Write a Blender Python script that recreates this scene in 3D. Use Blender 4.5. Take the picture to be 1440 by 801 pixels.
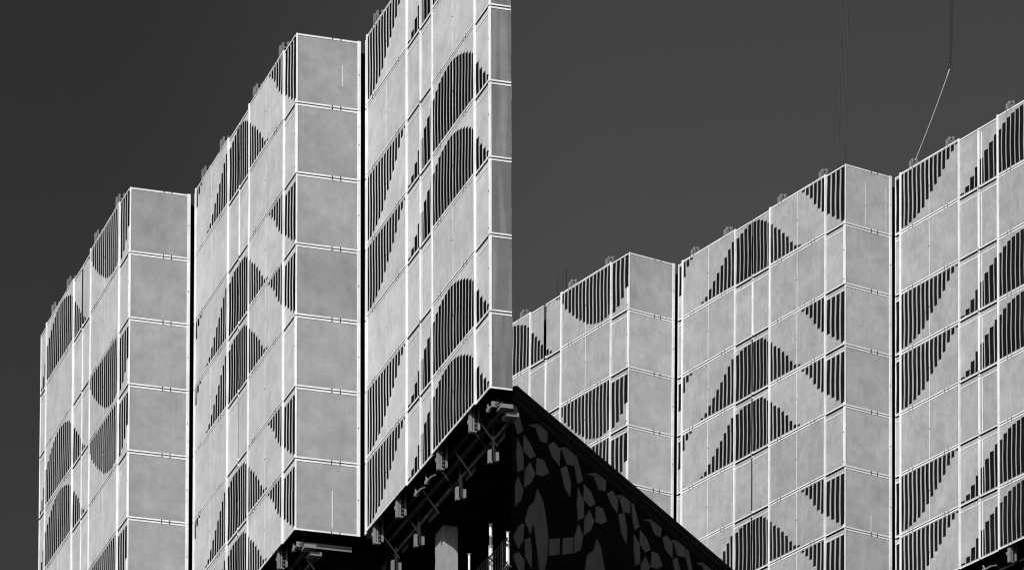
import bpy, math, random
from mathutils import Matrix, Vector, Euler
random.seed(7)
for o in list(bpy.data.objects):
    bpy.data.objects.remove(o)
scene = bpy.context.scene
COL = scene.collection
R_ = math.radians

# ------------------------------------------------------------------ camera
cam_data = bpy.data.cameras.new('camera')
cam = bpy.data.objects.new('camera', cam_data)
COL.objects.link(cam)
cam_data.sensor_width = 36.0
cam_data.sensor_fit = 'HORIZONTAL'
cam_data.lens = 7008.965 / 1440 * 36.0
cam_data.shift_y = (2198.892 - 400.5) / 1440.0
cam_data.clip_start = 0.5
cam_data.clip_end = 20000
cam.matrix_world = (Matrix.Translation((0, 0, 1.7)) @ Matrix.Rotation(math.pi/2 + 0.1445073, 4, 'X')
                    @ Matrix.Rotation(0.0037519, 4, 'Z'))
scene.camera = cam
scene.render.resolution_x, scene.render.resolution_y = 1024, 569

# ------------------------------------------------------------------ daylight
SUN_EL, SUN_AZ = R_(30), R_(208)          # sun behind the camera, to its left
world = bpy.data.worlds.new('World')
scene.world = world
world.use_nodes = True
wn, wl = world.node_tree.nodes, world.node_tree.links
sky = wn.new('ShaderNodeTexSky')
sky.sky_type = 'NISHITA'
sky.sun_disc = False
sky.sun_elevation, sky.sun_rotation = SUN_EL, SUN_AZ
sep = wn.new('ShaderNodeSeparateColor')
wl.new(sky.outputs[0], sep.inputs[0])
# black-and-white film behind a red filter: grey = 1.4 R - 0.4 B
m1 = wn.new('ShaderNodeMath'); m1.operation = 'MULTIPLY'; m1.inputs[1].default_value = 1.4
m2 = wn.new('ShaderNodeMath'); m2.operation = 'MULTIPLY_ADD'; m2.inputs[1].default_value = -0.4
wl.new(sep.outputs[0], m1.inputs[0])
wl.new(sep.outputs[2], m2.inputs[0]); wl.new(m1.outputs[0], m2.inputs[2])
# added tone ramp over the sky's direction: darker left, brighter right
tc = wn.new('ShaderNodeTexCoord')
sx = wn.new('ShaderNodeSeparateXYZ'); wl.new(tc.outputs['Generated'], sx.inputs[0])
mr = wn.new('ShaderNodeMapRange'); mr.interpolation_type = 'SMOOTHSTEP'
mr.inputs['From Min'].default_value = -0.085; mr.inputs['From Max'].default_value = 0.02
mr.inputs['To Min'].default_value = 0.69; mr.inputs['To Max'].default_value = 1.31
wl.new(sx.outputs['X'], mr.inputs['Value'])
m3 = wn.new('ShaderNodeMath'); m3.operation = 'MULTIPLY'; m3.use_clamp = False
wl.new(m2.outputs[0], m3.inputs[0]); wl.new(mr.outputs[0], m3.inputs[1])
m4 = wn.new('ShaderNodeMath'); m4.operation = 'MAXIMUM'; m4.inputs[1].default_value = 0.0
wl.new(m3.outputs[0], m4.inputs[0])
wl.new(m4.outputs[0], wn['Background'].inputs[0])
wn['Background'].inputs[1].default_value = 0.0765

sun_data = bpy.data.lights.new('sun', 'SUN')
sun_data.energy = 4.5
sun_data.angle = R_(0.5)
sun = bpy.data.objects.new('sun', sun_data)
COL.objects.link(sun)
sd = Vector((math.sin(SUN_AZ)*math.cos(SUN_EL), math.cos(SUN_AZ)*math.cos(SUN_EL), math.sin(SUN_EL)))
sun.rotation_euler = sd.to_track_quat('Z', 'Y').to_euler()
sun.location = sd * 300

vs = scene.view_settings
vs.view_transform = 'Standard'; vs.look = 'None'; vs.gamma = 1.0; vs.use_curve_mapping = False
vs.exposure = 0.1
scene.cycles.max_bounces = 5
scene.cycles.filter_width = 1.15

# ------------------------------------------------------------------ materials
def material(name, base, rough=0.6, spec=0.3, kind='plain', amp=0.08, grain=0.0, metal=0.0):
    m = bpy.data.materials.new(name)
    m.use_nodes = True
    n, l = m.node_tree.nodes, m.node_tree.links
    b = n['Principled BSDF']
    b.inputs['Roughness'].default_value = rough
    b.inputs['Specular IOR Level'].default_value = spec
    b.inputs['Metallic'].default_value = metal
    if kind == 'flat':
        b.inputs['Base Color'].default_value = (base, base, base, 1)
        return m
    tc = n.new('ShaderNodeTexCoord')
    oi = n.new('ShaderNodeObjectInfo')
    off = n.new('ShaderNodeVectorMath'); off.operation = 'MULTIPLY_ADD'
    off.inputs[1].default_value = (37.0, 91.0, 53.0)
    cmb = n.new('ShaderNodeCombineXYZ')
    for i in range(3):
        l.new(oi.outputs['Random'], cmb.inputs[i])
    l.new(cmb.outputs[0], off.inputs[0]); l.new(tc.outputs['Object'], off.inputs[2])
    def noise(scale, detail, sc=(1, 1, 1), dist=0.0, rough_=0.55):
        mp = n.new('ShaderNodeMapping'); mp.inputs['Scale'].default_value = sc
        l.new(off.outputs[0], mp.inputs[0])
        t = n.new('ShaderNodeTexNoise'); t.inputs['Scale'].default_value = scale
        t.inputs['Detail'].default_value = detail; t.inputs['Distortion'].default_value = dist
        t.inputs['Roughness'].default_value = rough_
        l.new(mp.outputs[0], t.inputs['Vector'])
        return t.outputs['Fac']
    def ramp(fac, lo, hi, a=0.3, b_=0.7):
        r = n.new('ShaderNodeMapRange')
        r.inputs['From Min'].default_value = a; r.inputs['From Max'].default_value = b_
        r.inputs['To Min'].default_value = lo; r.inputs['To Max'].default_value = hi
        l.new(fac, r.inputs['Value'])
        return r.outputs[0]
    def mul(x, y):
        k = n.new('ShaderNodeMath'); k.operation = 'MULTIPLY'
        l.new(x, k.inputs[0])
        if isinstance(y, float): k.inputs[1].default_value = y
        else: l.new(y, k.inputs[1])
        return k.outputs[0]
    v = ramp(noise(0.9, 4), 1 - amp, 1 + amp)                       # large blotches
    v = mul(v, ramp(noise(14, 3), 1 - amp*0.45, 1 + amp*0.45))       # fine mottling
    if kind == 'ply' and metal == 0.0 and rough < 0.4:
        # glossy sheets: broad slanting reflections painted into the colour
        mp = n.new('ShaderNodeMapping'); mp.inputs['Rotation'].default_value = (0, 0.45, 0); mp.inputs['Scale'].default_value = (2.6, 2.6, 0.18)
        l.new(off.outputs[0], mp.inputs[0]); t = n.new('ShaderNodeTexNoise'); t.inputs['Scale'].default_value = 1.0; t.inputs['Detail'].default_value = 2
        l.new(mp.outputs[0], t.inputs['Vector']); v = mul(v, ramp(t.outputs['Fac'], 0.92, 1.35, 0.46, 0.62))
    if kind == 'ply':
        v = mul(v, ramp(noise(1.0, 5, (5.5, 5.5, 0.16), 0.0, 0.6), 1 - amp*0.3, 1 + amp*0.3))   # vertical streaks
        if grain > 0:
            # flame figure of peeled veneer: rings of a stretched, distorted field
            f = noise(1.0, 1.5, (1.1, 1.1, 0.34), 1.1)
            fr = n.new('ShaderNodeMath'); fr.operation = 'MULTIPLY'; fr.inputs[1].default_value = 62.0
            l.new(f, fr.inputs[0])
            sn = n.new('ShaderNodeMath'); sn.operation = 'SINE'; l.new(fr.outputs[0], sn.inputs[0])
            v = mul(v, ramp(sn.outputs[0], 1 - grain, 1 + grain, -1, 1))
        # scattered dark scuffs
        v = mul(v, ramp(noise(3.2, 6, (1, 1, 0.6), 0.8, 0.7), 0.86, 1.0, 0.28, 0.40))
        v = mul(v, ramp(noise(2.4, 6, (1, 1, 0.8), 0.4, 0.65), 1 - amp*0.8, 1 + amp*0.8))
        # rain streaks running down from the upper joint, grime above the lower one
        so = n.new('ShaderNodeSeparateXYZ'); l.new(tc.outputs['Object'], so.inputs[0])
        st = mul(ramp(noise(1.0, 4, (9, 9, 0.10), 0.0, 0.6), 0.0, 1.0, 0.48, 0.72), ramp(so.outputs['Z'], 0.0, 1.0, 0.8, 3.1))
        v = mul(v, ramp(st, 1.0, 1.0 - amp*0.8, 0.0, 1.0))
        gr = mul(ramp(noise(2.5, 5, (1, 1, 1), 0.3, 0.7), 0.3, 1.0), ramp(so.outputs['Z'], 1.0, 0.0, 0.05, 0.5))
        v = mul(v, ramp(gr, 1.0, 1.0 - amp*0.9, 0.0, 1.0))
        # per-sheet tone
        v = mul(v, ramp(oi.outputs['Random'], 1 - amp*0.7, 1 + amp*0.7, 0, 1))
    elif kind == 'paint':
        v = mul(v, ramp(noise(5, 6, (1, 1, 1), 0.5, 0.7), 0.8, 1.0, 0.3, 0.45))
    elif kind == 'concrete':
        v = mul(v, ramp(noise(2.2, 6, (2, 2, 0.4), 0.3, 0.65), 0.8, 1.12))
    v = mul(v, float(base))
    cc = n.new('ShaderNodeCombineColor')
    for i in range(3):
        l.new(v, cc.inputs[i])
    l.new(cc.outputs[0], b.inputs['Base Color'])
    if kind in ('ply', 'concrete'):
        bp = n.new('ShaderNodeBump'); bp.inputs['Strength'].default_value = 0.12; bp.inputs['Distance'].default_value = 0.02
        l.new(noise(25, 3), bp.inputs['Height']); l.new(bp.outputs[0], b.inputs['Normal'])
    return m

M = {
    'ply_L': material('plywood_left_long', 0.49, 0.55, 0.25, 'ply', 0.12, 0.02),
    'ply_LF': material('plywood_left_short', 0.265, 0.5, 0.3, 'ply', 0.12, 0.0),  # darker sheets; part of the tone stands in for weaker sun on short faces
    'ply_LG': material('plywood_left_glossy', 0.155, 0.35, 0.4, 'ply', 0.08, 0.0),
    'ply_R': material('plywood_right_long', 0.325, 0.55, 0.25, 'ply', 0.12, 0.05),  # toned down in colour to offset the strong sun on long faces
    'ply_RF': material('plywood_right_short', 0.375, 0.5, 0.3, 'ply', 0.13, 0.02),  # paler in colour to make up for the glancing sun on short faces
    'frame': material('white_steel_frame', 0.72, 0.5, 0.35, 'paint', 0.12),
    'bolt': material('dark_bolt', 0.03, 0.5, 0.3, 'flat'),
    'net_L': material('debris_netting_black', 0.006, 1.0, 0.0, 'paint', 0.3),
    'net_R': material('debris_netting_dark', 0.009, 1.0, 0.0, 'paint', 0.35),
    'core': material('shade_dark_core', 0.008, 1.0, 0.0, 'concrete', 0.1),  # near-black colour stands in for shade behind the panels and under the slab
    'shade_conc': material('raw_concrete_shaded', 0.03, 0.85, 0.1, 'concrete', 0.12),  # concrete darkened in colour for the deep shade of the open floor
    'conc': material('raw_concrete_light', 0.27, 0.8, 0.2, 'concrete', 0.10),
    'steel': material('galvanised_steel', 0.18, 0.5, 0.4, 'paint', 0.15),
    'dark_steel': material('dark_steel', 0.006, 0.6, 0.3, 'paint', 0.1),
    'mid_steel': material('dull_grey_steel', 0.016, 0.6, 0.3, 'paint', 0.2),
    'lit_edge': material('sunlit_edge', 0.15, 0.7, 0.2, 'ply', 0.1),  # colour of the sunlit stretches along the slab edge
    'streak': material('white_streak', 0.6, 0.6, 0.2, 'flat'),
    'tile': material('faceted_grey_tile', 0.088, 0.5, 0.3, 'concrete', 0.22),
    'black_wall': material('black_render', 0.006, 0.9, 0.05, 'concrete', 0.2),
    'cornice': material('dark_cornice', 0.018, 0.7, 0.1, 'concrete', 0.1),
    'rope': material('pale_sling_webbing', 0.42, 0.8, 0.1, 'flat'),
    'ground': material('asphalt', 0.05, 0.9, 0.2, 'concrete', 0.2),
}

# ------------------------------------------------------------------ mesh helpers
class MB:
    def __init__(self): self.v, self.f, self.m = [], [], []
    def quad(self, pts, mi=0):
        k = len(self.v); self.v += [tuple(p) for p in pts]
        self.f.append(tuple(range(k, k+len(pts)))); self.m.append(mi)
    def box(self, x0, x1, y0, y1, z0, z1, mi=0):
        k = len(self.v)
        self.v += [(x0,y0,z0),(x1,y0,z0),(x1,y1,z0),(x0,y1,z0),(x0,y0,z1),(x1,y0,z1),(x1,y1,z1),(x0,y1,z1)]
        for f in ((0,3,2,1),(4,5,6,7),(0,1,5,4),(1,2,6,5),(2,3,7,6),(3,0,4,7)):
            self.f.append(tuple(k+i for i in f)); self.m.append(mi)
    def prism(self, poly, z0, z1, mi=0):
        """poly counter-clockwise seen from above"""
        k, n = len(self.v), len(poly)
        self.v += [(x,y,z0) for x,y in poly] + [(x,y,z1) for x,y in poly]
        self.f.append(tuple(k+i for i in reversed(range(n)))); self.m.append(mi)
        self.f.append(tuple(k+n+i for i in range(n))); self.m.append(mi)
        for i in range(n):
            j = (i+1) % n
            self.f.append((k+i, k+j, k+n+j, k+n+i)); self.m.append(mi)
    def tube(self, a, b, r, seg=6, mi=0, r2=None):
        a, b = Vector(a), Vector(b); d = (b-a).normalized()
        u = d.orthogonal().normalized(); w = d.cross(u); k = len(self.v)
        r2 = r if r2 is None else r2
        for p, rr in ((a, r), (b, r2)):
            for i in range(seg):
                t = 2*math.pi*i/seg
                self.v.append(tuple(p + u*rr*math.cos(t) + w*rr*math.sin(t)))
        for i in range(seg):
            j = (i+1) % seg
            self.f.append((k+i, k+j, k+seg+j, k+seg+i)); self.m.append(mi)
        self.f.append(tuple(k+i for i in reversed(range(seg)))); self.m.append(mi)
        self.f.append(tuple(k+seg+i for i in range(seg))); self.m.append(mi)
    def mesh(self, name, mats):
        me = bpy.data.meshes.new(name)
        me.from_pydata(self.v, [], self.f)
        for mt in mats: me.materials.append(M[mt])
        me.polygons.foreach_set('material_index', self.m)
        me.update()
        return me

def link(name, me, parent=None, loc=(0,0,0), rotz=0.0):
    o = bpy.data.objects.new(name, me)
    COL.objects.link(o)
    o.location = loc
    o.rotation_euler = (0, 0, rotz)
    if parent is not None: o.parent = parent
    return o
def tag(o, label, cat, group=None, kind=None):
    o['label'] = label
    if cat: o['category'] = cat
    if group: o['group'] = group
    if kind: o['kind'] = kind
    return o

# ------------------------------------------------------------------ ground
g = MB(); S = 9000
N = 12
for i in range(N):
    for j in range(N):
        x0, x1 = -S + 2*S*i/N, -S + 2*S*(i+1)/N
        y0, y1 = -S + 2*S*j/N, -S + 2*S*(j+1)/N
        g.quad([(x0,y0,0),(x1,y0,0),(x1,y1,0),(x0,y1,0)])
go = link('ground', g.mesh('ground', ['ground'])); go['kind'] = 'structure'
go['label'] = 'dark asphalt ground spreading below the towers'

# ------------------------------------------------------------------ slot patterns (lo, hi in fractions of a storey)
LO, HI = 0.045, 0.955
def rise(h): return [(LO, LO + x) for x in h]
def hang(h): return [(HI - x, HI) for x in h]
P2 = {
 'S': [[(0.42, 0.93)]],
 'A': [hang([.27,.12,.04]), [None]*2, rise([.03,.08,.17,.27,.37,.46,.56,.66,.75])],
 'B': [rise([.78,.82,.86,.89])], 'C': [rise([.89,.88,.84,.79,.73])],
 'D': [rise([.65,.56,.49,.39,.29,.16,.06,.03]), hang([.04,.13,.22,.36,.47,.56])],
 'E': [hang([.64,.73,.82,.90])],
}
P3 = {
 'S': [[(0.05, 0.93)]],
 'A': [hang([.90,.90,.88,.85,.81,.76,.66,.57,.49,.41,.32,.20,.11,.035])],
 'B': [rise([.03,.10,.21,.33])], 'C': [rise([.42,.52,.60,.68])],
 'D': [rise([.70,.77,.82,.85,.87,.885,.885,.87,.845,.81,.77,.72,.66,.60])],
 'E': [rise([.42,.28,.17,.08])],
}
P1 = {
 'S': [rise([.06,.20,.36,.55])],
 'A': [rise([.56,.64,.71,.77,.82,.86,.88,.89,.885,.87,.85,.81,.77,.70])],
 'B': [rise([.56,.46,.36,.25])], 'C': [rise([.11,.05]), [None], hang([.03,.06])],
 'D': [hang([.18,.31,.41,.50,.59,.66,.73,.80,.84,.87,.89,.90,.88,.86])],
 'E': [hang([.86,.80,.70,.56])],
}
PAT = [P1, P2, P3]
for P in PAT:
    for k in P: P[k] = [s for part in P[k] for s in part]
PATTERN_ROWS = (0, 2, 3, 5, 6)
H, ROWS = 3.1, 7

DUTY = [{'A': .74, 'B': .74, 'C': .74, 'D': .70, 'E': .68}, {'A': .70, 'B': .78, 'C': .78, 'D': .70, 'E': .68}, {'A': .68, 'B': .82, 'C': .82, 'D': .80, 'E': .74}]
def plywood_mesh(w, z0, z1, slots, netmat, plymat, wave, phase, thick_last=False, zmax=9.0, duty=0.68):
    """plywood sheet from z0 to z1 with the slots cut right through, dark netting 2 cm behind"""
    mb = MB(); nb = MB(); T = 0.007
    n = len(slots) if slots else 0
    if n == 0:
        mb.box(0, w, 0, 0.022, z0, z1)
        return mb.mesh('plywood', [plymat]), None
    pitch = w / n
    def edge(x, z):
        return x + wave*math.sin(2*math.pi*z/H*1.15 + phase + x*0.35)
    def strip(xa, xb, za, zb, wl, wr):
        st = max(1, int(math.ceil((zb - za)/0.3)))
        for i in range(st):
            a, b = za + (zb-za)*i/st, za + (zb-za)*(i+1)/st
            la, lb = (edge(xa,a), edge(xa,b)) if wl else (xa, xa)
            ra, rb = (edge(xb,a), edge(xb,b)) if wr else (xb, xb)
            mb.quad([(la,0,a),(ra,0,a),(rb,0,b),(lb,0,b)])
    xr = 0.0; prev = False
    for i, s in enumerate(slots):
        if s is None: continue
        xa, xb = (i+0.5-duty/2)*pitch, (i+0.5+duty/2)*pitch
        if thick_last and i == n-1: xb = w
        lo, hi = max(s[0]*H, z0+0.02), min(s[1]*H, z1-0.02, zmax)
        if hi <= lo: continue
        strip(xr, xa, z0, z1, prev, True)                     # solid strip left of the slot
        last = thick_last and i == n-1
        strip(xa, xb, z0, lo, True, not last); strip(xa, xb, hi, z1, True, not last)
        for x in (xa, xb):                                     # reveals
            if x == xb and last: continue
            st = max(1, int(math.ceil((hi-lo)/0.3)))
            for q in range(st):
                a, b = lo+(hi-lo)*q/st, lo+(hi-lo)*(q+1)/st
                mb.quad([(edge(x,a),0,a),(edge(x,a),T,a),(edge(x,b),T,b),(edge(x,b),0,b)])
        mb.quad([(edge(xa,lo),0,lo),(edge(xb,lo),0,lo),(edge(xb,lo),T,lo),(edge(xa,lo),T,lo)])
        mb.quad([(edge(xa,hi),0,hi),(edge(xa,hi),T,hi),(edge(xb,hi),T,hi),(edge(xb,hi),0,hi)])
        xr = xb; prev = not last
    if xr < w: strip(xr, w, z0, z1, prev, False)
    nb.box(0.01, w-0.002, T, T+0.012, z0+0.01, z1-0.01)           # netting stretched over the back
    return mb.mesh('plywood', [plymat]), nb.mesh('netting', [netmat])

def build_tower(pos, az, ly, lx, geo, side, label, last_short):
    a, b2, d, e, F, gs, gn = geo
    L = a+b2+d+e
    Ts, Tn = L+gs, -F+gn
    rot = Matrix.Rotation(lx, 4, 'X') @ Matrix.Rotation(ly, 4, 'Y') @ Matrix.Rotation(-az, 4, 'Z')
    top = Vector(pos) + Vector((0, 0, 1.7))
    base = top - (rot @ Vector((0, 0, 1)))*top.z
    HT = top.z / rot[2][2]
    root = bpy.data.objects.new('apartment_tower', None)
    COL.objects.link(root)
    root.matrix_world = Matrix.Translation(base) @ rot
    root.empty_display_size = 3
    tag(root, label, 'tower', 'white panelled towers under construction')
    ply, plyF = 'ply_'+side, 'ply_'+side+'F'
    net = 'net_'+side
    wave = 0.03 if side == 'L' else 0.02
    cache = {}
    jit = random.Random(11)
    def cell(kind, bay, k, w, loc, rotz):
        pat = k in PATTERN_ROWS and kind in PAT[bay]
        black_joint = (bay, k) in ((0, 0), (1, 4)) or (pat and bay == 1)
        key = (kind, bay, pat, black_joint, round(w, 3), k == 0)
        if key not in cache:
            slots = list(PAT[bay][kind]) if pat else []
            if kind == 'S' and bay == 0 and slots and w < 0.6: slots = slots[-1:]
            recess = kind in 'BCES'
            z1 = H - 0.085 if recess else H - 0.02
            thick = kind == 'E' and bay < 2
            wp = w
            if kind == 'B' and black_joint: wp = w - (0.26 if bay == 0 else 0.13)
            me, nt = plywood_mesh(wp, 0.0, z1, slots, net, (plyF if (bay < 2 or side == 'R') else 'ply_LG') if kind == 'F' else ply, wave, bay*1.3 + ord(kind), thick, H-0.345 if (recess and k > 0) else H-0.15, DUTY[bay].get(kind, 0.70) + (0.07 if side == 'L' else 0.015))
            fb = MB(); bb = 0.0
            if kind in 'AD':
                fb.box(-0.003, 0.115, -0.045, 0.05, 0.004, H-0.012)           # start stile
                fb.box(w-0.055, w+0.003, -0.022, 0.07, 0.004, H-0.012)          # end stile
                fb.box(0.115, w-0.055, -0.018, 0.03, 0.014, 0.070)
                fb.box(0.115, w-0.055, -0.018, 0.03, H-0.112, H-0.052)
                fb.box(w*0.5-0.016, w*0.5+0.016, -0.004, 0.03, 0.070, H-0.112)
                for u in (0.16, 0.22, 0.76, 0.82):
                    for z in (0.047, H-0.08):
                        fb.box(u*w-0.022, u*w+0.022, -0.029, -0.018, z-0.022, z+0.022, 1)
                fb.box(w*0.5-0.02, w*0.5+0.02, -0.02, -0.004, H*0.5, H*0.5+0.04, 1)
            elif kind in 'BCES':
                x0 = 0.0 if kind != 'S' else 0.05
                x1 = wp if kind != 'E' else w-0.09
                fb.box(x0, x1, -0.02, 0.03, 0.014, 0.068)
                if k == 0:
                    fb.box(x0, x1, -0.03, 0.03, H-0.14, H-0.08)
                else:
                    fb.box(x0, x1, -0.016, 0.03, H-0.32, H-0.275)
                if kind == 'B' and not black_joint:
                    fb.box(w-0.085, w+0.045, -0.03, 0.03, 0.004, H-0.06)
                if kind == 'C' and bay == 2:
                    fb.box(0.19, 0.235, -0.015, 0.03, 0.1, H-0.33)
                if kind == 'B':
                    fb.box(w-0.05, w+0.07, -0.05, 0.0, 0.02, 0.13); fb.box(w-0.05, w+0.05, -0.045, 0.0, H-0.20, H-0.10)
                    fb.box(w-0.02, w+0.03, -0.06, -0.045, 0.05, 0.09, 1); fb.box(w-0.02, w+0.03, -0.06, -0.04, H-0.17, H-0.13, 1)
                if kind == 'E':
                    lo = slots[-1][0]*H if (slots and bay < 2) else H-0.05
                    fb.box(w-0.09, w+0.004, -0.03, 0.05, 0.004, lo)
                    if lo < H-0.1: fb.box(w-0.01, w+0.004, 0.0, 0.05, lo, H-0.05)
                    for z in (0.22, H*0.55):
                        fb.box(w-0.07, w-0.02, -0.04, -0.03, z, z+0.06, 1)
                if kind == 'S':
                    fb.box(0.0, 0.05, -0.03, 0.03, 0.004, H-0.06)
            else:   # F: the short return face
                fb.box(0.006, 0.07, -0.02, 0.03, 0.012, H-0.03)
                fb.box(w-0.14 if w > 2 else w-0.02, w, -0.035 if w > 2 else 0.0, 0.05, 0.004, H-0.014)
                fb.box(0.07, w-0.14 if w > 2 else w-0.02, -0.018, 0.03, 0.014, 0.078)
                fb.box(0.07, w-0.14 if w > 2 else w-0.02, -0.018, 0.03, H-0.112, H-0.050)
                if w > 2:
                    for u in (0.56, 0.69):
                        for z in (0.055, H-0.07):
                            fb.box(u*w-0.022, u*w+0.022, -0.03, -0.02, z-0.03, z+0.03, 1)
                if w > 2: fb.box(w-0.10, w-0.06, -0.045, -0.03, H*0.5, H*0.5+0.05, 1)
            cache[key] = (me, nt, fb.mesh('frame', ['frame', 'bolt']))
        me, nt, fm = cache[key]
        p = link('facade_panel', me, root, loc, rotz)
        p['label'] = 'perforated panel with dark slots' if nt is not None else 'plain blank panel'
        p.rotation_euler[2] += jit.uniform(-0.0012, 0.0012); p.rotation_euler[0] = jit.uniform(-0.002, 0.002)
        link('panel_frame', fm, p)
        if nt is not None: link('netting', nt, p)
        return p
    REC = 0.065
    for bay in range(3):
        s0, n0 = (bay-1)*Ts, (bay-1)*Tn
        for k in range(ROWS):
            z = HT - (k+1)*H
            sw = 1.45 if bay == 0 else (0.38 if side == 'L' else 0.46)
            cell('S', bay, k, sw, (s0-sw, -n0+REC, z), 0)
            cell('A', bay, k, a, (s0, -n0, z), 0)
            cell('B', bay, k, b2/2, (s0+a, -n0+REC, z), 0)
            cell('C', bay, k, b2/2, (s0+a+b2/2, -n0+REC, z), 0)
            cell('D', bay, k, d, (s0+a+b2, -n0, z), 0)
            cell('E', bay, k, e, (s0+a+b2+d, -n0+REC, z), 0)
            fw = F if bay < 2 else last_short
            pf = cell('F', bay, k, fw-REC, (s0+L, -n0+REC, z), math.pi/2)
            # narrow white streaks on a few sheets
            for (tb, tk, tu, ta, tz) in STREAKS[side]:
                if (tb, tk) == (bay, k):
                    t = MB(); t.box(tu*F-0.02, tu*F+0.02, -0.006, 0.004, ta*H, tz*H)
                    link('pale_streak', t.mesh('streak', ['streak']), pf)
        # climbing rails behind the panels, standing proud above and below
        for off in RAILS[side]:
            rb = MB(); up = 0.62 if side == 'L' else 0.36
            z0, z1 = HT-22.42, HT+up
            for (y0, y1, dz) in ((0.08, 0.17, 0.0), (0.20, 0.27, -0.16), (0.42, 0.50, -0.22)):
                rb.box(-0.09, 0.09, y0, y1, z0 + (0.08 if y0 > .4 else 0), z1 - dz, 0)
            rb.box(-0.02, 0.02, 0.27, 0.42, z0+0.1, z1+0.1, 1)
            q = z0 + 0.14
            while q < z1 - 0.3:
                if q < HT-21 or q > HT-1:
                    rb.box(0.02, 0.05, 0.32, 0.36, q, q+0.06, 0)
                q += 0.17
            rb.box(-0.10, 0.10, 0.10, 0.36, z0-0.03, z0+0.03, 0)
            rb.box(-0.17, -0.08, 0.06, 0.16, z0+0.35, z0+0.5, 0)
            rb.box(-0.13, 0.13, 0.28, 0.46, z1-0.12, z1-0.04, 0)
            link('climbing_rail', rb.mesh('climbing_rail', ['steel', 'dark_steel']), root, (s0+off, -n0, 0))
        # walkway beams and tie pieces under the lowest panels
        ub = MB(); zb = HT-21.7
        ub.box(-0.3, L-0.5, 0.60, 0.66, zb-0.30, zb-0.20)
        link('edge_beam', ub.mesh('edge_beam', ['core']), root, (s0, -n0, 0))
        ub = MB(); fw = (F if bay < 2 else last_short)
        ub.box(-0.62, -0.52, 0.30, fw-0.2, zb-0.50, zb-0.28)
        link('return_beam', ub.mesh('return_beam', ['steel']), root, (s0+L, -n0, 0))
        ub = MB()
        for (x0, x1, y, z) in ((-0.75, -0.2, 0.55, -0.62), (-1.0, -0.4, 0.85, -0.85)):
            ub.box(x0, x1, y, y+0.5, zb+z, zb+z+0.16)
        link('tie_bracket', ub.mesh('tie_bracket', ['steel']), root, (s0+L, -n0, 0))
        for off in (a+0.15, a+b2*0.45, L-1.2):                 # gooseneck couplers
            ub = MB()
            ub.tube((0, 0.35, zb-0.15), (0.15, 0.35, zb-0.42), 0.045)
            ub.tube((0.15, 0.35, zb-0.42), (0.55, 0.40, zb-0.36), 0.05)
            ub.tube((0.55, 0.40, zb-0.36), (0.95, 0.45, zb-0.42), 0.03)
            ub.box(0.0, 0.12, 0.28, 0.44, zb-0.5, zb-0.36)
            link('coupler', ub.mesh('coupler', ['steel']), root, (s0+off, -n0, 0))
        # walers and joists of the hanging platform
        for (yy, zz, th) in ((0.78, -0.42, 0.10), (1.10, -0.80, 0.10), (0.62, -0.06, 0.08)):
            wb = MB(); wb.box(0.2, L-0.7, yy, yy+th, zb+zz-th*1.6, zb+zz)
            link('waler', wb.mesh('waler', ['mid_steel']), root, (s0, -n0, 0))
        jb = MB(); jb.box(-0.05, 0.05, 0.45, 1.3, zb-0.30, zb-0.16)
        jb.tube((0, 0.5, zb-0.35), (0, 1.2, zb-1.25), 0.04); jm = jb.mesh('joist', ['mid_steel'])
        q = 0.9
        while q < L-0.8:
            link('joist', jm, root, (s0+q+jit.uniform(-.2,.2), -n0, 0)); q += jit.choice((0.7, 1.9, 2.6))
        # underslung supports deeper in
        for off in RAILS[side]:
            sb = MB()
            sb.box(-0.1, 0.1, 0.86, 0.96, zb-1.85, zb-1.38); sb.box(-0.1, 0.1, 1.16, 1.26, zb-1.80, zb-1.45)
            sb.box(-0.02, 0.02, 0.96, 1.16, zb-1.8, zb-1.3, 1); sb.box(-0.1, 0.1, 0.86, 1.0, zb-1.9, zb-1.85)
            sb.box(-0.05, 0.05, 1.02, 1.1, zb-1.38, zb-0.05, 1)
            link('support_shoe', sb.mesh('support_shoe', ['steel', 'mid_steel']), root, (s0+off, -n0, 0))
    # ---------------- dark core behind the panels, slab and recessed floors below
    IN = 0.8
    def plan(inset, back, end):
        pts = []
        for bay in range(3):
            s0, n0 = (bay-1)*Ts, (bay-1)*Tn
            if bay == 0: pts.append((s0-1.35, -n0+inset))
            else: pts.append((s0-gs-(.35 if inset < 1 else 1.25), -n0+inset))
            pts.append((s0+L-(.35 if inset < 1 else 1.25) if bay < 2 else end[0], -n0+inset))
        pts += end[1]
        pts.append((-Ts-1.35, back))
        return pts
    zt = HT-0.35
    if side == 'L':
        end = (33.25, [(33.2, 4.0), (19.0, 8.6)])
        low = (31.0, [(31.0, 4.75), (19.4, 8.5)])
    else:
        end = (2*L+gs-0.35, [(2*L+gs-0.35, 14.0)])
        low = (2*L+gs-1.2, [(2*L+gs-1.2, 14.0)])
    back = 8.6 if side == 'L' else 14.0
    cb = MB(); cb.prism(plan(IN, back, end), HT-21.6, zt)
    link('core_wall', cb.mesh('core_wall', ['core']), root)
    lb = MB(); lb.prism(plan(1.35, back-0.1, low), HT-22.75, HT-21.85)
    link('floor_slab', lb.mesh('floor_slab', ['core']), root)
    return root, dict(L=L, Ts=Ts, Tn=Tn, HT=HT, a=a, b2=b2, d=d, e=e, F=F, gs=gs)

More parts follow.
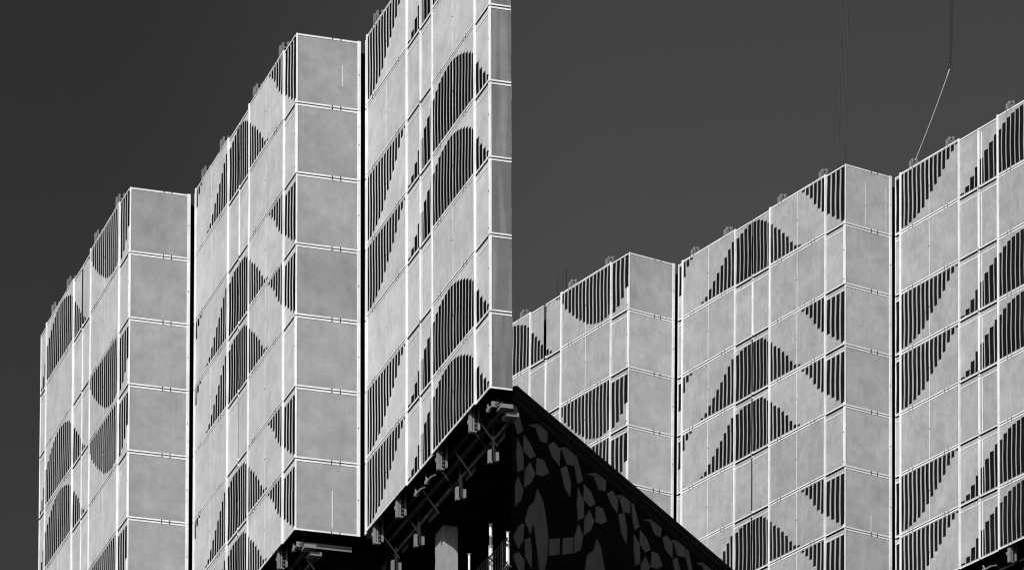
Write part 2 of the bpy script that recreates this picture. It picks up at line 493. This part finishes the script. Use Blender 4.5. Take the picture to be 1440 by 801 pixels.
RAILS = {'L': (0.72, 3.95, 9.55, 13.75), 'R': (0.72, 3.73, 8.53, 12.10)}
STREAKS = {'L': ((1,0,.70,.32,.62), (1,6,.56,.08,.60)),
         'R': ((1,0,.43,.40,.78), (1,0,.86,.55,.80), (1,0,.43,.05,.36), (1,0,.86,.03,.50), (2,0,.5,.4,.7), (1,5,.55,.0,.32))}
towerL, tl = build_tower((-14.45091, 213.058082, 93.470144), 1.25529633, -0.0068551, -0.00094537,
    (5.62647720, 3.55606711, 5.54851886, 1.74806376, 2.86968062, 0.642504584, -0.0928394553), 'L',
    'nearer, larger white panelled tower overhanging a dark open floor with props and railing', 0.96)
towerR, tr = build_tower((8.52749662, 244.251917, 103.373681), 1.01653553, 0.0068551, 0.00116508,
    (4.80174092, 3.06842217, 4.80773384, 1.57342637, 2.88479723, 0.548648217, -0.117306947), 'R',
    'farther white panelled tower behind the black faceted building, crane sling at its roof edge', 2.885)

# ---------------- open floor below the left tower
HT = tl['HT']; ZB = HT-21.7
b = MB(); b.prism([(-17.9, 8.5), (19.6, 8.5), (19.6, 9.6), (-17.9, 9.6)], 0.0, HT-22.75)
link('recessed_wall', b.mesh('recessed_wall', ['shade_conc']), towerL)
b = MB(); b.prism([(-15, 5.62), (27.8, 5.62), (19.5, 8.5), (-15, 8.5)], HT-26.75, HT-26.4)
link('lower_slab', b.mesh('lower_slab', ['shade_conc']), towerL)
for (s0, s1) in ((21.7, 22.76), (25.07, 26.2), (26.58, 27.8), (30.63, 31.5), (17.9, 18.7)):
    b = MB(); b.box(s0, s1, 4.24, 4.30, HT-22.74, HT-22.42)  # pale strips stand in for sunlit stretches of the slab edge
    link('lit_edge_strip', b.mesh('lit_edge_strip', ['lit_edge']), towerL)
def column(s, y):
    b = MB(); b.box(s, s+1.12, y, y+0.62, HT-26.4, HT-22.75)
    link('concrete_column', b.mesh('concrete_column', ['conc']), towerL)
column(20.5, 4.88)
column(6.2, 3.3)
for zz in range(1, 8):                                           # floors below, out of the picture
    b = MB(); b.prism([(-15, 5.62), (27.8, 5.62), (19.5, 8.5), (-15, 8.5)], HT-26.75-zz*6.2, HT-26.4-zz*6.2)
    link('lower_slab', b.mesh('lower_slab', ['shade_conc']), towerL)
rail = MB(); yr = 5.66
rail.tube((16, yr, HT-25.28), (27.6, yr, HT-25.28), 0.035)
rail.tube((16, yr, HT-25.52), (27.6, yr, HT-25.52), 0.025)
rail.tube((16, yr, HT-26.25), (27.6, yr, HT-26.25), 0.025)
railing = link('railing', rail.mesh('railing', ['dark_steel']), towerL)  # near-black steel stands in for the shade over the railing
bal = MB(); bal.tube((0, 0, -1.12), (0, 0, 0.0), 0.016, 5); bal = bal.mesh('baluster', ['dark_steel'])
post = MB(); post.tube((0, 0, -1.12), (0, 0, 0.06), 0.04, 6); post = post.mesh('post', ['dark_steel'])
k = 0
s = 16.2
while s < 27.6:
    link('post' if k % 6 == 0 else 'baluster', post if k % 6 == 0 else bal, railing, (s, yr, HT-25.28))
    s += 0.30; k += 1

# props standing on the lower slab
def world_of(root, p): return root.matrix_world @ Vector(p)
bpy.context.view_layer.update()
def steel_prop(s, y, ztop, label, r=0.075):
    h = ztop - (-26.4)
    t = bpy.data.objects.new('steel_prop', None); COL.objects.link(t)
    rl = towerL.matrix_world.to_3x3().to_4x4()
    t.matrix_world = Matrix.Translation(world_of(towerL, (s, y, HT-26.4))) @ rl
    tag(t, label, 'steel prop', 'steel props on the open floor')
    m = MB(); m.tube((0,0,0.02), (0,0,h*0.62), r, 8); link('outer_tube', m.mesh('outer_tube', ['frame']), t)
    m = MB(); m.tube((0,0,h*0.62), (0,0,h-0.02), r*0.72, 8); link('inner_tube', m.mesh('inner_tube', ['frame']), t)
    m = MB(); m.tube((0,0,h*0.60), (0,0,h*0.64), r*1.2, 8); m.tube((-0.2,0,h*0.63), (0.2,0,h*0.63), 0.015, 5)
    link('collar', m.mesh('collar', ['steel']), t)
    m = MB(); m.box(-0.12,0.12,-0.12,0.12,0,0.02); link('base_plate', m.mesh('base_plate', ['steel']), t)
    m = MB(); m.box(-0.07,0.07,-0.07,0.07,h-0.02,h); link('head_plate', m.mesh('head_plate', ['steel']), t)
PROPS = [(25.18, 5.75, -23.84, 'tall bright steel prop standing inside the railing, left of the shorter one', 0.085),
         (27.4, 5.74, -24.95, 'bright steel prop at the right end of the railing beside the black faceted building', 0.07),
         (22.35, 5.75, -24.12, 'grey steel prop just right of the pale concrete column', 0.06),
         (13.8, 5.75, -23.9, 'thin steel prop half hidden in shade below the middle corner of the tower', 0.05),
         (19.4, 5.75, -24.0, 'short steel prop glimpsed left of the pale concrete column', 0.05)]
for p in PROPS: steel_prop(*p)

# ---------------- below the right tower
HR = tr['HT']
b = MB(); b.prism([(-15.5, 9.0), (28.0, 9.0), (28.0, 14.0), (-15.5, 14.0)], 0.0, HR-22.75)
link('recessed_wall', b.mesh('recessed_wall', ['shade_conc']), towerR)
for k in range(3):                                                # starter bars above the far bay
    t = MB(); t.tube((0,0,0), (0,0,3.4), 0.034, 6)
    for q in range(16): t.tube((0,0,0.2*q+0.1), (0,0,0.2*q+0.13), 0.042, 6)
    o = link('starter_bar', t.mesh('starter_bar', ['dark_steel']), towerR, (-9.72+0.43*k, -1.5, HR-1.0-0.1*(k % 2)))

# ------------------------------------------------------------------ black faceted building
TILES = [[(0.056, -0.665), (0.452, -0.683), (1.071, -1.446), (0.515, -1.825), (0.083, -1.339)], [(2.291, -0.899), (2.89, -0.526), (3.603, -0.374), (3.498, -1.143), (2.786, -1.3)], [(1.532, -1.03), (2.89, -0.503), (2.237, -0.918)], [(0.495, -1.969), (1.057, -2.32), (1.15, -3.087), (0.508, -3.445), (0.363, -2.699)], [(1.105, -1.617), (1.809, -1.781), (2.333, -2.103), (1.792, -2.407), (1.057, -2.32)], [(2.442, -2.134), (3.174, -1.972), (3.727, -2.358), (3.015, -2.741), (2.383, -2.867)], [(1.761, -2.555), (2.307, -2.894), (1.768, -3.491), (1.177, -3.854), (1.225, -3.084)], [(3.609, -1.173), (4.214, -0.822), (4.882, -0.936), (4.83, -1.698), (3.997, -1.523)], [(5.049, -0.924), (5.663, -0.56), (6.247, -0.449), (6.363, -1.12), (5.555, -1.354)], [(4.659, -0.944), (5.606, -0.557), (5.027, -0.918)], [(6.315, -0.435), (6.541, -0.52), (7.249, -1.471), (6.683, -1.806), (6.364, -1.167)], [(4.886, -1.748), (5.499, -1.42), (6.007, -2.042), (5.898, -2.681), (5.281, -2.426)], [(8.431, -0.905), (9.257, -0.415), (9.812, -0.347), (9.688, -1.112), (8.933, -1.298)], [(7.703, -1.009), (9.079, -0.477), (8.504, -0.865)], [(0.559, -3.566), (1.123, -4.017), (0.847, -4.507), (0.269, -4.951), (0.26, -4.015)], [(2.519, -3.446), (3.105, -3.779), (3.385, -4.287), (3.667, -5.121), (3.617, -5.925), (3.291, -6.726), (2.764, -6.898), (2.539, -6.188), (2.236, -5.274), (2.049, -5.06), (1.835, -5.638), (1.255, -5.257), (1.63, -4.51), (2.151, -4.126)], [(0.131, -6.296), (0.61, -5.679), (1.18, -5.36), (1.122, -6.104), (0.619, -6.66)], [(1.208, -6.076), (1.771, -5.774), (1.971, -6.283), (1.923, -7.08), (1.322, -6.772)], [(0.138, -7.047), (0.62, -6.774), (1.237, -6.937), (1.219, -7.401), (0.68, -7.576), (0.194, -7.279)], [(3.745, -5.197), (4.813, -4.81), (4.761, -5.526), (3.728, -5.926)], [(5.171, -4.691), (6.23, -4.292), (6.188, -5.01), (5.119, -5.408)], [(6.354, -4.227), (6.806, -3.512), (7.322, -3.858), (7.039, -4.565), (6.301, -4.986)], [(6.742, -1.931), (7.315, -2.302), (7.376, -3.061), (6.748, -3.39), (6.631, -2.77)], [(7.369, -1.574), (8.118, -1.65), (8.605, -2.03), (8.005, -2.376), (7.292, -2.286)], [(8.675, -2.102), (9.396, -1.953), (9.888, -2.36), (9.281, -2.706), (8.619, -2.809)], [(8.006, -2.494), (8.527, -2.84), (8.067, -3.421), (7.402, -3.808), (7.433, -3.113)], [(9.814, -1.152), (10.447, -0.812), (11.085, -1.03), (11.009, -1.625), (10.322, -1.496)], [(8.726, -3.534), (9.168, -3.767), (9.402, -4.213), (9.637, -4.66), (7.5, -5.356), (7.726, -4.574), (8.416, -4.158)], [(11.264, -0.909), (11.779, -0.536), (12.464, -0.459), (12.426, -1.169), (11.651, -1.352)], [(10.816, -0.906), (11.714, -0.558), (11.226, -0.902)], [(12.542, -0.449), (12.88, -0.622), (13.468, -1.421), (12.946, -1.753), (12.686, -1.421)], [(11.073, -1.677), (11.715, -1.356), (12.077, -1.939), (12.001, -2.694), (11.459, -2.405)], [(12.816, -1.953), (13.468, -2.209), (13.533, -3.052), (12.986, -3.336), (12.816, -2.686)], [(13.533, -1.531), (14.321, -1.689), (14.716, -2.033), (14.123, -2.36), (13.494, -2.174)], [(14.848, -2.068), (15.578, -1.934), (16.071, -2.328), (15.511, -2.643), (14.782, -2.802)], [(14.123, -2.518), (14.65, -2.819), (14.452, -3.094), (13.599, -3.371), (13.664, -3.036)], [(14.651, -0.83), (15.181, -0.489), (16.02, -0.329), (15.912, -1.081), (15.247, -1.197)], [(13.861, -0.964), (15.115, -0.5), (14.611, -0.828)], [(16.046, -1.064), (16.582, -0.752), (17.255, -0.929), (17.226, -1.604), (16.447, -1.488)], [(17.39, -0.873), (17.865, -0.539), (18.723, -0.416), (18.68, -1.1), (17.795, -1.284)], [(16.985, -0.858), (17.797, -0.551), (17.35, -0.871)], [(18.778, -0.451), (19.092, -0.562), (19.597, -1.418), (19.157, -1.561), (18.776, -1.042)], [(17.253, -1.675), (17.795, -1.364), (18.201, -1.873), (17.522, -2.094)], [(20.747, -0.8), (21.376, -0.432), (22.147, -0.316), (22.075, -0.622), (20.955, -0.987)], [(19.916, -0.937), (21.306, -0.439), (20.706, -0.798)]]
ztop = 77.03544 + 1.7
P0 = Vector((-0.180661, 195.0, 0.0))
hall = bpy.data.objects.new('faceted_building', None); COL.objects.link(hall)
hall.matrix_world = Matrix.Translation(P0) @ Matrix.Rotation(1.149713, 4, 'Z')
tag(hall, 'black building with dark grey polygon tiles in front of the farther white tower', 'building')
b = MB(); b.prism([(-0.12,0.0),(40,0.0),(40,9.0),(20.3,9.0)], 0.0, ztop-0.5)
link('black_wall', b.mesh('black_wall', ['black_wall']), hall)
b = MB()
prof = [(0.0,-0.62),(0.06,-0.62),(0.06,-0.54),(0.11,-0.54),(0.11,-0.42),(0.17,-0.40),(0.17,-0.33),(0.24,-0.30),(0.24,-0.14),(0.30,-0.12),(0.30,0.0),(-0.05,0.0),(-0.05,-0.5),(0.0,-0.5)]
def extr(mb, prof, x0, x1):
    n = len(prof)
    for i in range(n):
        (p, z), (q, w) = prof[i], prof[(i+1) % n]
        mb.quad([(x0,-p,ztop+z),(x0,-q,ztop+w),(x1,-q,ztop+w),(x1,-p,ztop+z)])
    mb.quad([(x0,-p,ztop+z) for p, z in reversed(prof)]); mb.quad([(x1,-p,ztop+z) for p, z in prof])
extr(b, prof, -0.14, 40.1)
link('cornice', b.mesh('cornice', ['cornice']), hall)
rr = random.Random(3)
def tile_obj(poly, dx=0.0):
    cx = sum(p[0] for p in poly)/len(poly); cz = sum(p[1] for p in poly)/len(poly)
    t = MB(); n = len(poly); dep = 0.03 + 0.02*rr.random()
    # slightly canted outer face with a chamfered rim
    tx, tz = rr.uniform(-.01,.01), rr.uniform(-.01,.01)
    outer = [(x-cx, -dep - tx*(x-cx) - tz*(z-cz), z-cz) for x, z in poly]
    area = sum(poly[i][0]*poly[(i+1)%n][1]-poly[(i+1)%n][0]*poly[i][1] for i in range(n))
    if area < 0: outer.reverse()
    inner = [(p[0]*0.985, p[1]-0.004, p[2]*0.985) for p in outer]
    t.quad(inner)
    for i in range(n):
        j = (i+1) % n
        t.quad([outer[i], outer[j], inner[j], inner[i]])
        a_, b_ = outer[i], outer[j]
        t.quad([(a_[0], 0.02, a_[2]), (b_[0], 0.02, b_[2]), b_, a_])
    link('facade_tile', t.mesh('facade_tile', ['tile']), hall, (cx+dx, 0, ztop+cz))
for poly in TILES: tile_obj(poly)
for poly in TILES:                       # the same band of tiles carries on beyond the picture
    cx = sum(p[0] for p in poly)/len(poly)
    if 12.8 < cx < 20: tile_obj(poly, 6.1+6.1)

# ------------------------------------------------------------------ crane ropes and sling
def wire(name, a, b_, r, mat, label, cat, group=None):
    a, b_ = Vector(a), Vector(b_)
    t = MB(); t.tube((0,0,0), b_-a, r, 6)
    o = link(name, t.mesh(name, [mat]), None, a)
    return tag(o, label, cat, group)
def ext(a, b_, f):
    a, b_ = Vector(a), Vector(b_); return a + (b_-a)*f
A1, A2 = (18.651, 275.0, 121.906+1.7), (18.935, 275.0, 132.411+1.7)
B1, B2 = (19.031, 275.0, 121.994+1.7), (19.309, 275.0, 132.412+1.7)
wire('crane_rope', ext(A1,A2,-2.2), ext(A1,A2,4), 0.032, 'dark_steel', 'left of the two thin dark ropes side by side behind the farther tower', 'rope', 'pair of hoist ropes')
wire('crane_rope', ext(B1,B2,-2.2), ext(B1,B2,4), 0.032, 'dark_steel', 'right of the two thin dark ropes side by side behind the farther tower', 'rope', 'pair of hoist ropes')
Y = 232.844
hook_top = Vector((21.387, Y, 109.011+1.7))
c = MB(); q = 0.0; i = 0
up = Vector((21.45, Y, 112.134+1.7)) - hook_top; up.normalize()
mx = Matrix.Translation(hook_top)
while q < 22.0:
    for sgn in (-1, 1):
        if i < 3 and sgn == 1: pass
        x = sgn*(0.042 if q > 0.4 else 0.03)
        p = hook_top + up*q + Vector((x, 0, 0))
        wx, wy = ((0.034, 0.012) if (i + (sgn > 0)) % 2 else (0.014, 0.034))
        pl = p - hook_top
        c.box(pl.x-wx, pl.x+wx, pl.y-wy, pl.y+wy, pl.z, pl.z+0.075)
    q += 0.062; i += 1
o = link('lifting_chain', c.mesh('lifting_chain', ['dark_steel']), None, hook_top)
tag(o, 'dark double chain hanging from above and ending in a crane hook', 'chain')
hk = bpy.data.objects.new('crane_hook', None); COL.objects.link(hk); hk.location = Vector((21.35, Y, 108.36+1.7))
tag(hk, 'small black crane hook with shackles at the lower end of the dark chain', 'hook')
m = MB()
m.tube((0.0,0,0.66), (-0.10,0,0.34), 0.035, 6); m.tube((0.02,0,0.66), (0.10,0,0.36), 0.04, 6); m.box(-0.07,0.08,-0.05,0.05,0.48,0.66)
link('shackle', m.mesh('shackle', ['dark_steel']), hk)
m = MB(); prev = None
for k in range(11):
    t = math.radians(100 - 27*k); p = Vector((0.075*math.cos(t)-0.01, 0, 0.16 + 0.12*math.sin(t)))
    if prev is not None: m.tube(prev, p, 0.026, 6)
    prev = p
m.tube((-0.02,0,0.27), (0.0,0,0.5), 0.03, 6)
link('hook_body', m.mesh('hook_body', ['dark_steel']), hk)
m = MB(); m.tube((0.09,0,0.38), (0.10,0,0.0), 0.02, 6); m.tube((-0.10,0,0.36), (-0.15,0,0.26), 0.035, 6)
link('safety_latch', m.mesh('safety_latch', ['dark_steel']), hk)
s0, s1 = Vector((21.325, Y, 108.50+1.7)), Vector((19.589, Y, 103.76+1.7))
t = MB(); pts = [s0 + (s1-s0)*(i/10) - Vector((0,0,0.10*math.sin(math.pi*i/10))) for i in range(11)]
for i in range(10): t.tube(pts[i]-s0, pts[i+1]-s0, 0.017 if i else 0.036, 6, 0, 0.017)
o = link('lifting_sling', t.mesh('lifting_sling', ['rope']), None, s0)
tag(o, 'pale lifting sling running slantwise from the crane hook to the roof edge', 'sling')
